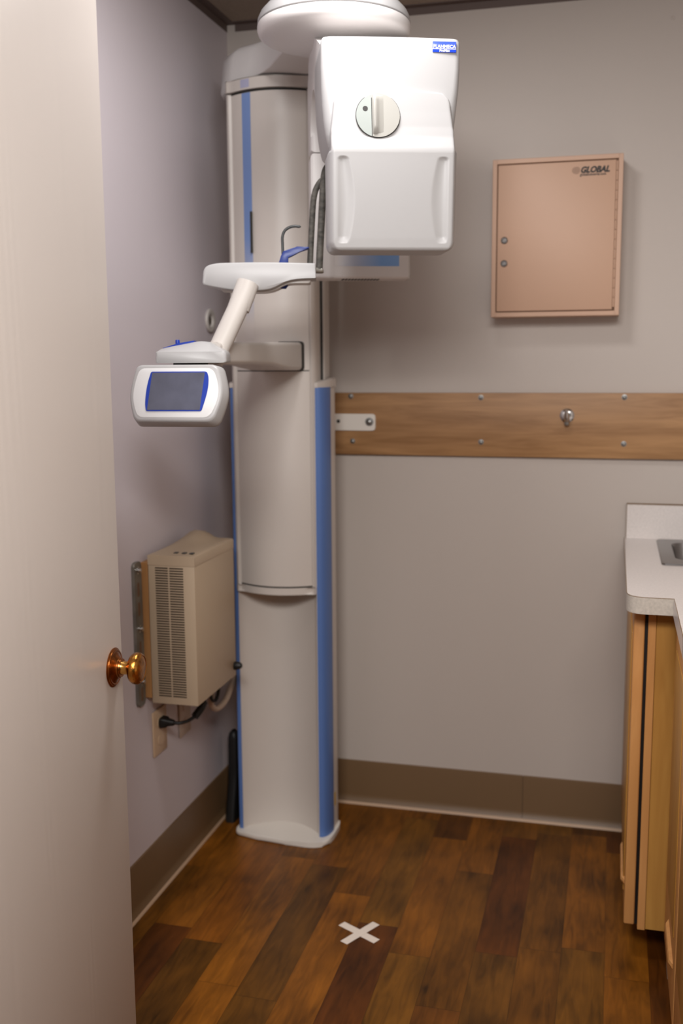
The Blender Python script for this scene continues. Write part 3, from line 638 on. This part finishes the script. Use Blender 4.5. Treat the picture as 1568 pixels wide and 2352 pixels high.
hl = [((0.1115, 0.020, 0.028), (0.1135, 0.022, 0.065), (0.1170, 0.024, 0.120), (0.1205, 0.026, 0.168), (0.1255, 0.027, 0.194), (0.1335, 0.028, 0.210), (0.1420, 0.030, 0.219), (0.152, 0.032, 0.224)),
      ((0.1325, -0.006, 0.020), (0.1345, -0.004, 0.060), (0.1385, -0.002, 0.125), (0.1415, 0.0, 0.175), (0.1435, 0.002, 0.205), (0.1465, 0.004, 0.228), (0.153, 0.006, 0.243), (0.166, 0.010, 0.252))]
for i, h in enumerate(hl):
    o = obj('grab_handle', tube(h, 0.0068 if i == 0 else 0.0078, 16, None, T, 7), M['handle'], ct, 50, 'dark ribbed grab handle')
obj('handle_foot', tube([(0.118, -0.010, 0.0175), (0.126, -0.008, 0.0172), (0.137, -0.006, 0.0172), (0.1415, -0.006, 0.0185)], lambda s: 0.0072 if s < 0.8 else 0.0072 - 0.02 * (s - 0.8), 16, None, T), M['nub'], ct, 50, 'pewter grey handle foot')

# ------------------------------------------------------------------ electronics box on the left wall
BX0, BX1, BY0, BY1, BZ0, BZ1 = 0.020, 0.146, -0.700, -0.425, 0.532, 0.918
t = thing('electronics_box', 'beige vented electronics box hung on the left wall', 'electronics box', (0.08, -0.56, BZ0))
obj('casing', box((BX0, BY0, BZ0), (BX1, BY1, BZ1 - 0.026), 0.003, 2), M['beige'], t)
rings = []
for y, dz_, bump in ((BY0, 0, 0), (BY0 + 0.012, 0.0015, 0), (BY0 + 0.06, 0.006, 0), (BY0 + 0.12, 0.0075, 0.001), (BY0 + 0.17, 0.006, 0.012), (BY0 + 0.21, 0.004, 0.027), (BY0 + 0.245, 0.002, 0.022), (BY1, 0.0, 0.0)):
    pr = [(BX1, BZ1 - 0.026), (BX1, BZ1 - 0.004), (BX1 - 0.004, BZ1 - 0.001 + dz_ * 0.2)]
    for k in range(1, 9):
        f = k / 9; x = BX1 - 0.004 + (BX0 + 0.004 - BX1) * f
        hump = bump * math.sin(PI * max(0, min(1, (f - 0.25) / 0.75))) if f > 0.25 else 0
        pr.append((x, BZ1 + dz_ * math.sin(PI * min(1, f * 0.8)) + hump))
    pr += [(BX0, BZ1 - 0.001), (BX0, BZ1 - 0.026)]
    rings.append([(x, y, z) for x, z in pr])
lid = obj('lid', loft(rings), M['beige'], t, 50)
b = bmesh.new()
for k, x in enumerate((0.082, 0.104, 0.124)): box((x, BY0 + 0.020, BZ1 + 0.0022), (x + 0.010, BY0 + 0.034, BZ1 + 0.0042), 0.0005, 1, b)
obj('button_marks', b, M['rod'], lid, 0, 'small dark marks')
b = bmesh.new()
for k in range(52):
    z = 0.8875 - k * 0.0065
    for xa, xb in ((0.040, 0.0745), (0.0785, 0.1155)):
        box((xa, BY0 - 0.0006, z - 0.0036), (xb, BY0 + 0.0004, z), 0, 1, b)
obj('vent_slots', b, M['beige_dark'], t, 0, 'two columns of dark horizontal vent slots')
obj('cable_boot', lathe([(0, 0), (0.011, 0), (0.012, 0.004), (0.010, 0.016), (0.006, 0.022), (0, 0.023)], 24, (BX1 - 0.001, -0.437, 0.562), (1, -0.1, 0.1)), M['black'], t, 40, 'black cable boot')
t = thing('wooden_batten', 'narrow wooden batten behind the beige box on the left wall', 'batten', (0.01, -0.60, 0.54))
obj('strip', box((0.0005, -0.700, 0.545), (0.0190, -0.44, 0.898), 0.001, 1), M['batten'], t)
t = thing('strut_channel', 'bolted steel strut channel upright on the left wall', 'strut channel', (0.01, -0.73, 0.54))
sp = rounded([(-0.752, 0.535), (-0.712, 0.535), (-0.712, 0.905), (-0.752, 0.905)], 0.012, 4)
obj('channel', prism(sp, 0.0, 0.0085, 'x', 0.001, 1), M['strut'], t)
for z in (0.565, 0.645, 0.685, 0.785, 0.835): obj('slot', prism(rrect(-0.738, -0.727, z - 0.018, z + 0.018, 0.005, 4), 0.0083, 0.0089, 'x', 0, 1), M['tan_dark'], t, 0)
for z in (0.884, 0.735, 0.598):
    obj('bolt', lathe([(0, 0), (0.009, 0), (0.009, 0.0015), (0.0065, 0.0018), (0.0062, 0.007), (0.004, 0.009), (0, 0.0093)], 16, (0.0086, -0.7325, z), (1, 0, 0)), M['chrome'], t)
# outlets, plug and cables below the box
t = thing('outlet_plate', 'ivory outlet cover with a black plug in it on the left wall', 'outlet', (0.003, -0.628, 0.43))
obj('plate', box((0.0004, -0.668, 0.370), (0.0060, -0.586, 0.492), 0.0025, 2), M['plate'], t)
for z in (0.455, 0.408): obj('socket', prism(rrect(-0.645, -0.611, z - 0.014, z + 0.014, 0.012, 5), 0.0055, 0.0078, 'x', 0.0006, 1), M['plate'], t)
t = thing('outlet_plate', 'second outlet cover on the left wall, half hidden behind the black power cord', 'outlet', (0.003, -0.47, 0.42))
obj('plate', box((0.0004, -0.500, 0.362), (0.0060, -0.425, 0.478), 0.0025, 2), M['plate_white'], t)
for z in (0.444, 0.397): obj('socket', prism(rrect(-0.478, -0.446, z - 0.014, z + 0.014, 0.012, 5), 0.0055, 0.0078, 'x', 0.0006, 1), M['plate_white'], t)
t = thing('power_cord', 'black power cord plugged in below the beige box', 'power cord', (0.02, -0.60, 0.46))
obj('plug', loft([[(x, y, z) for y, z in rrect(-0.628 - a, -0.628 + a, 0.456 - c, 0.456 + c, 0.006, 4)] for x, a, c in ((0.0084, 0.015, 0.012), (0.011, 0.0165, 0.014), (0.024, 0.015, 0.013), (0.030, 0.010, 0.0095), (0.045, 0.0075, 0.0075), (0.048, 0.005, 0.005))]), M['black'], t, 50)
obj('cord', tube([(0.046, -0.628, 0.456), (0.062, -0.622, 0.455), (0.080, -0.600, 0.458), (0.094, -0.575, 0.472), (0.098, -0.54, 0.495), (0.095, -0.50, 0.515), (0.092, -0.47, 0.5315)], 0.0045, 12), M['black'], t, 50)
obj('strain_relief', tube([(0.088, -0.588, 0.463), (0.096, -0.565, 0.478), (0.098, -0.548, 0.490)], 0.0105, 14), M['black'], t, 50)
tag(obj('signal_cable', tube([(0.096, -0.47, 0.5315), (0.085, -0.46, 0.49), (0.075, -0.44, 0.445), (0.076, -0.40, 0.42), (0.078, -0.34, 0.425), (0.075, -0.28, 0.45), (0.072, -0.22, 0.49), (0.07, -0.16, 0.55), (0.06, -0.10, 0.62), (0.05, -0.05, 0.66), (0.03, -0.012, 0.67), (0.02, -0.0005, 0.67)], 0.0085, 14), M['cable_pale'], None, 50), 'thick pale cable looping from under the beige box towards the corner', 'cable')
tag(obj('black_cable', tube([(0.110, -0.47, 0.5315), (0.105, -0.455, 0.50), (0.098, -0.46, 0.468), (0.092, -0.475, 0.472), (0.090, -0.485, 0.50), (0.090, -0.48, 0.5315)], 0.0045, 12), M['black'], None, 50), 'short black cable loop hanging under the beige box', 'cable')
tag(obj('cable_cover', loft([[(x, y, z) for x, y in rrect(0.026 + e, 0.058 - e, -0.205 + e - f, -0.165 - e, 0.010, 4)] for z, e, f in ((0.0005, 0.0, 0.035), (0.05, 0.0, 0.026), (0.11, 0.0, 0.008), (0.16, 0.0, 0.0), (0.255, 0.001, 0.0), (0.270, 0.004, 0.0), (0.277, 0.010, 0.0))]), M['black'], None, 40), 'black cable cover standing on the floor in the gap left of the column', 'cable cover')

# ------------------------------------------------------------------ floor tape cross
def strip(p, q, w, z0, z1):
    a, c = V((*p, 0)), V((*q, 0)); d = (c - a).normalized(); s = V((-d.y, d.x, 0)) * w / 2
    return prism([tuple((a + s).xy), tuple((a - s).xy), tuple((c - s).xy), tuple((c + s).xy)], z0, z1, 'z')
tag(obj('tape_strip', strip((0.519, -0.709), (0.622, -0.766), 0.022, 0.0002, 0.0008), M['tape'], None, 0), 'white tape strip of the floor cross, under the other strip', 'tape', 'white tape cross on the floor')
tag(obj('tape_strip', strip((0.546, -0.792), (0.603, -0.688), 0.022, 0.0009, 0.0015), M['tape'], None, 0), 'white tape strip of the floor cross, laid over the other strip', 'tape', 'white tape cross on the floor')

# ------------------------------------------------------------------ counter, sink, cabinets
cz0, cz1 = 0.8495, 0.887
out = rounded([(1.180, -0.002), (1.180, -0.768), (1.2775, -0.768), (1.2745, -2.30), (RX - 0.001, -2.30), (RX - 0.001, -0.002)], [0, 0.045, 0.004, 0, 0, 0], 8)
t = thing('countertop', 'grey speckled laminate countertop with a rounded corner by the back wall', 'countertop', (1.5, -0.9, cz0))
# slab as four pieces round the sink opening, one mesh
sx0_, sx1_, sy0_, sy1_ = 1.290, 1.60, -0.345, -0.070
b = bmesh.new()
prism(rounded([(1.180, -0.002), (1.180, -0.768), (1.2775, -0.768), (sx0_, -0.768), (sx0_, -0.002)], [0, 0.045, 0, 0, 0], 8), cz0, cz1, 'z', bm=b)
box((sx0_, sy1_, cz0), (sx1_, -0.002, cz1), bm=b); box((sx0_, -0.768, cz0), (sx1_, sy0_, cz1), bm=b); box((sx1_, -0.768, cz0), (RX - 0.001, -0.002, cz1), bm=b)
box((1.2760, -2.30, cz0), (RX - 0.001, -0.768, cz1), bm=b)
bmesh.ops.remove_doubles(b, verts=b.verts[:], dist=1e-5)
obj('slab', b, M['counter'], t, 30)
edge = rounded([(1.180, -0.002), (1.180, -0.768), (1.2775, -0.768)], [0, 0.045, 0], 10)
b = bmesh.new()
ep = [V((x, y)) for x, y in edge] + [V((1.2760, -2.30))]
offs = []
for i, p_ in enumerate(ep):
    d0 = (ep[i] - ep[i - 1]).normalized() if i else (ep[1] - ep[0]).normalized()
    d1_ = (ep[i + 1] - ep[i]).normalized() if i < len(ep) - 1 else d0
    n0 = V((d0.y, -d0.x)); n1 = V((d1_.y, -d1_.x)); nn_ = (n0 + n1).normalized()
    offs.append(p_ + nn_ * (0.0012 / max(0.4, nn_.dot(n0))))
def band(z0, z1, extra=0.0):
    bm = bmesh.new(); rows_ = []
    for p_, o_ in zip(ep, offs):
        q = o_ + (o_ - p_) * extra
        rows_.append([bm.verts.new((p_.x, p_.y, z0)), bm.verts.new((q.x, q.y, z0)), bm.verts.new((q.x, q.y, z1)), bm.verts.new((p_.x, p_.y, z1))])
    for r0, r1 in zip(rows_, rows_[1:]):
        for k in range(4): bm.faces.new((r0[k], r0[(k + 1) % 4], r1[(k + 1) % 4], r1[k]))
    bm.faces.new(rows_[0]); bm.faces.new(rows_[-1])
    return bm
obj('edge_band', band(cz0, cz1 - 0.0012), M['counter_edge'], t, 40, 'speckled grey edge band')
obj('edge_line', band(cz1 - 0.0012, cz1 + 0.0001, 0.1), M['brown_line'], t, 40, 'thin brown edge line')
bs = obj('backsplash', box((1.1835, -0.0195, cz1), (RX - 0.001, -0.0005, 0.987), 0.0008, 1), M['counter'], t)
obj('core_line', box((1.1828, -0.020, 0.9855), (RX - 0.001, -0.001, 0.9875)), M['brown_line'], bs, 0, 'thin brown top line')
obj('core_line', box((1.1826, -0.0198, cz1), (1.1840, -0.001, 0.9872)), M['brown_line'], bs, 0, 'thin brown end line')
t = thing('sink', 'stainless steel drop-in sink let into the countertop', 'sink', (1.44, -0.21, cz1))
b = bmesh.new()
ro = [(x, y, cz1 + 0.0006) for x, y in rrect(1.266, 1.63, -0.397, -0.028, 0.012, 5)]
r1 = [(x, y, cz1 + 0.0042) for x, y in rrect(1.269, 1.627, -0.394, -0.031, 0.012, 5)]
r2 = [(x, y, cz1 + 0.0036) for x, y in rrect(1.302, 1.598, -0.338, -0.080, 0.035, 5)]
r3 = [(x, y, cz1 - 0.006) for x, y in rrect(1.306, 1.594, -0.334, -0.084, 0.035, 5)]
r4 = [(x, y, cz1 - 0.14) for x, y in rrect(1.316, 1.584, -0.324, -0.094, 0.045, 5)]
r5 = [(x, y, cz1 - 0.155) for x, y in rrect(1.34, 1.56, -0.30, -0.118, 0.04, 5)]
obj('basin', loft([ro, r1, r2, r3, r4, r5], b, None, False), M['sink'], t, 40)
bpy.data.objects['basin'].data.polygons[0].use_smooth = True
fb = bmesh.new(); fb.faces.new([fb.verts.new(p_) for p_ in r5]); join(fb, bmesh.new())
obj('basin_floor', prism([(p_[0], p_[1]) for p_ in r5], cz1 - 0.157, cz1 - 0.155, 'z'), M['sink'], t, 0)
fb.free()

t = thing('base_cabinet', 'light wood corner cabinet under the sink, its door edge-on', 'cabinet', (1.5, -0.36, 0.0))
b = box((1.246, -0.698, 0.082), (RX - 0.002, -0.680, cz0 - 0.0005), 0.001, 1)
box((1.246, -0.681, 0.082), (RX - 0.002, -0.024, 0.100), 0.0, 1, b); box((1.246, -0.042, 0.099), (RX - 0.002, -0.024, cz0 - 0.0005), 0.0, 1, b)
obj('body', b, M['oak'], t)
obj('face_frame', box((1.2285, -0.700, 0.080), (1.2455, -0.024, cz0 - 0.0005), 0.001, 1), M['oak_edge'], t)
obj('door_shadow_gap', box((1.2215, -0.690, 0.088), (1.2284, -0.030, cz0 - 0.006)), M['black'], t, 0, 'black gap behind the door')
dr = obj('door', box((1.1975, -0.700, 0.090), (1.2214, -0.030, cz0 - 0.012), 0.004, 3), M['oak_edge'], t)
obj('raised_panel', box((1.1935, -0.655, 0.15), (1.1985, -0.08, cz0 - 0.07), 0.003, 2), M['oak'], dr)
obj('door_pull', loft([[(1.1975, y, 0.176), (1.190 + e * 0.8, y, 0.173), (1.188 + e * 0.8, y, 0.178), (1.190 + e * 0.8, y, 0.184), (1.1975, y, 0.186)] for y, e in ((-0.67, 0.009), (-0.655, 0.0), (-0.48, 0.0), (-0.465, 0.009))]), M['oak_edge'], dr)
obj('toe_board', box((1.33, -0.64, 0.0005), (RX - 0.002, -0.03, 0.0815)), M['toe'], t)
t = thing('base_cabinet', 'light wood base cabinet under the near run of counter', 'cabinet', (1.55, -1.45, 0.0))
obj('body', box((1.303, -2.29, 0.082), (RX - 0.002, -0.7005, cz0 - 0.0005), 0.001, 1), M['oak'], t)
obj('toe_board', box((1.296, -0.756, 0.0005), (1.306, -0.706, 0.0815)), M['toe'], t)
obj('toe_kick', box((1.345, -2.29, 0.0005), (RX - 0.002, -0.76, 0.0815)), M['toe'], t)
for y0, y1 in ((-1.085, -0.735), (-1.445, -1.105), (-1.81, -1.465), (-2.17, -1.83)):
    dr = obj('door', box((1.2865, y0, 0.095), (1.3025, y1, cz0 - 0.012), 0.004, 3), M['oak_edge'], t)
    obj('raised_panel', box((1.2840, y0 + 0.05, 0.26), (1.2875, y1 - 0.05, cz0 - 0.07), 0.002, 2), M['oak'], dr)
    ya, yb = y0 + 0.05, y1 - 0.13
    obj('door_pull', loft([[(1.287, y, 0.197), (1.280 + e * 0.7, y, 0.194), (1.278 + e * 0.7, y, 0.199), (1.280 + e * 0.7, y, 0.205), (1.287, y, 0.207)] for y, e in ((ya, 0.008), (ya + 0.015, 0.0), (yb - 0.015, 0.0), (yb, 0.008))]), M['oak_edge'], dr)

# ------------------------------------------------------------------ lamps: a square fixture over the machine, two added fill lamps behind the camera
LX, LY = 0.64, -1.18
t = thing('ceiling_light', 'square recessed ceiling light above the x-ray machine', 'ceiling light', (LX, LY, H))
b = bmesh.new()
for lo, hi in (((-0.18, -0.18), (-0.155, 0.18)), ((0.155, -0.18), (0.18, 0.18)), ((-0.155, -0.18), (0.155, -0.155)), ((-0.155, 0.155), (0.155, 0.18))):
    box((LX + lo[0], LY + lo[1], H - 0.010), (LX + hi[0], LY + hi[1], H - 0.0005), 0.001, 1, b)
obj('frame', b, M['white_soft'], t)
obj('diffuser', box((LX - 0.155, LY - 0.155, H - 0.004), (LX + 0.155, LY + 0.155, H - 0.001)), M['lamp'], t, 0)
def lamp(name, loc, rot, sx, sy, e, col):
    la = bpy.data.lights.new(name, 'AREA'); la.shape = 'RECTANGLE'; la.size = sx; la.size_y = sy; la.energy = e; la.color = col
    lo = bpy.data.objects.new(name, la); C.objects.link(lo); lo.location = loc; lo.rotation_euler = rot
lamp('ceiling_lamp', (LX, LY, H - 0.012), (0, 0, 0), 0.30, 0.30, 11.2, (1.0, 0.98, 0.975))
lamp('added_overhead_fill', (1.2, -3.2, H - 0.012), (0, 0, 0), 1.2, 0.6, 62.0, (1.0, 0.95, 0.90))  # added fill from above and behind the camera, no known fixture
lamp('added_front_fill', (1.0, -3.25, 2.18), (1.1, 0, 0), 0.8, 0.4, 22.0, (1.0, 0.99, 0.985))  # added frontal fill, tilted into the room to lift walls and machine

w = bpy.data.worlds.new('hallway'); bpy.context.scene.world = w; w.use_nodes = True
bg = w.node_tree.nodes['Background']; bg.inputs[0].default_value = (1.0, 0.96, 0.93, 1); bg.inputs[1].default_value = 0.01

# ------------------------------------------------------------------ camera
sc = bpy.context.scene
f, yaw, pitch, roll = 2376.287670388189, 0.2574683767651085, 0.14689355343555527, -0.0070764449184501
fw = V((-math.sin(yaw) * math.cos(pitch), math.cos(yaw) * math.cos(pitch), -math.sin(pitch))); r = V((math.cos(yaw), math.sin(yaw), 0)); u = r.cross(fw)
r2 = math.cos(roll) * r + math.sin(roll) * u; u2 = -math.sin(roll) * r + math.cos(roll) * u
cam = bpy.data.cameras.new('camera'); co = bpy.data.objects.new('camera', cam); C.objects.link(co)
co.matrix_world = Matrix(((r2.x, u2.x, -fw.x, 1.14038), (r2.y, u2.y, -fw.y, -3.04102), (r2.z, u2.z, -fw.z, 1.40), (0, 0, 0, 1)))
cam.sensor_fit = 'HORIZONTAL'; cam.sensor_width = 24.0; cam.lens = f / 1568 * 24.0
cam.clip_start = 0.02
cam.dof.use_dof = True; cam.dof.focus_distance = 1.85; cam.dof.aperture_fstop = 3.2
sc.camera = co
sc.view_settings.view_transform = 'Standard'; sc.view_settings.look = 'None'; sc.view_settings.gamma = 1.0; sc.view_settings.use_curve_mapping = False
sc.view_settings.exposure = 0.0
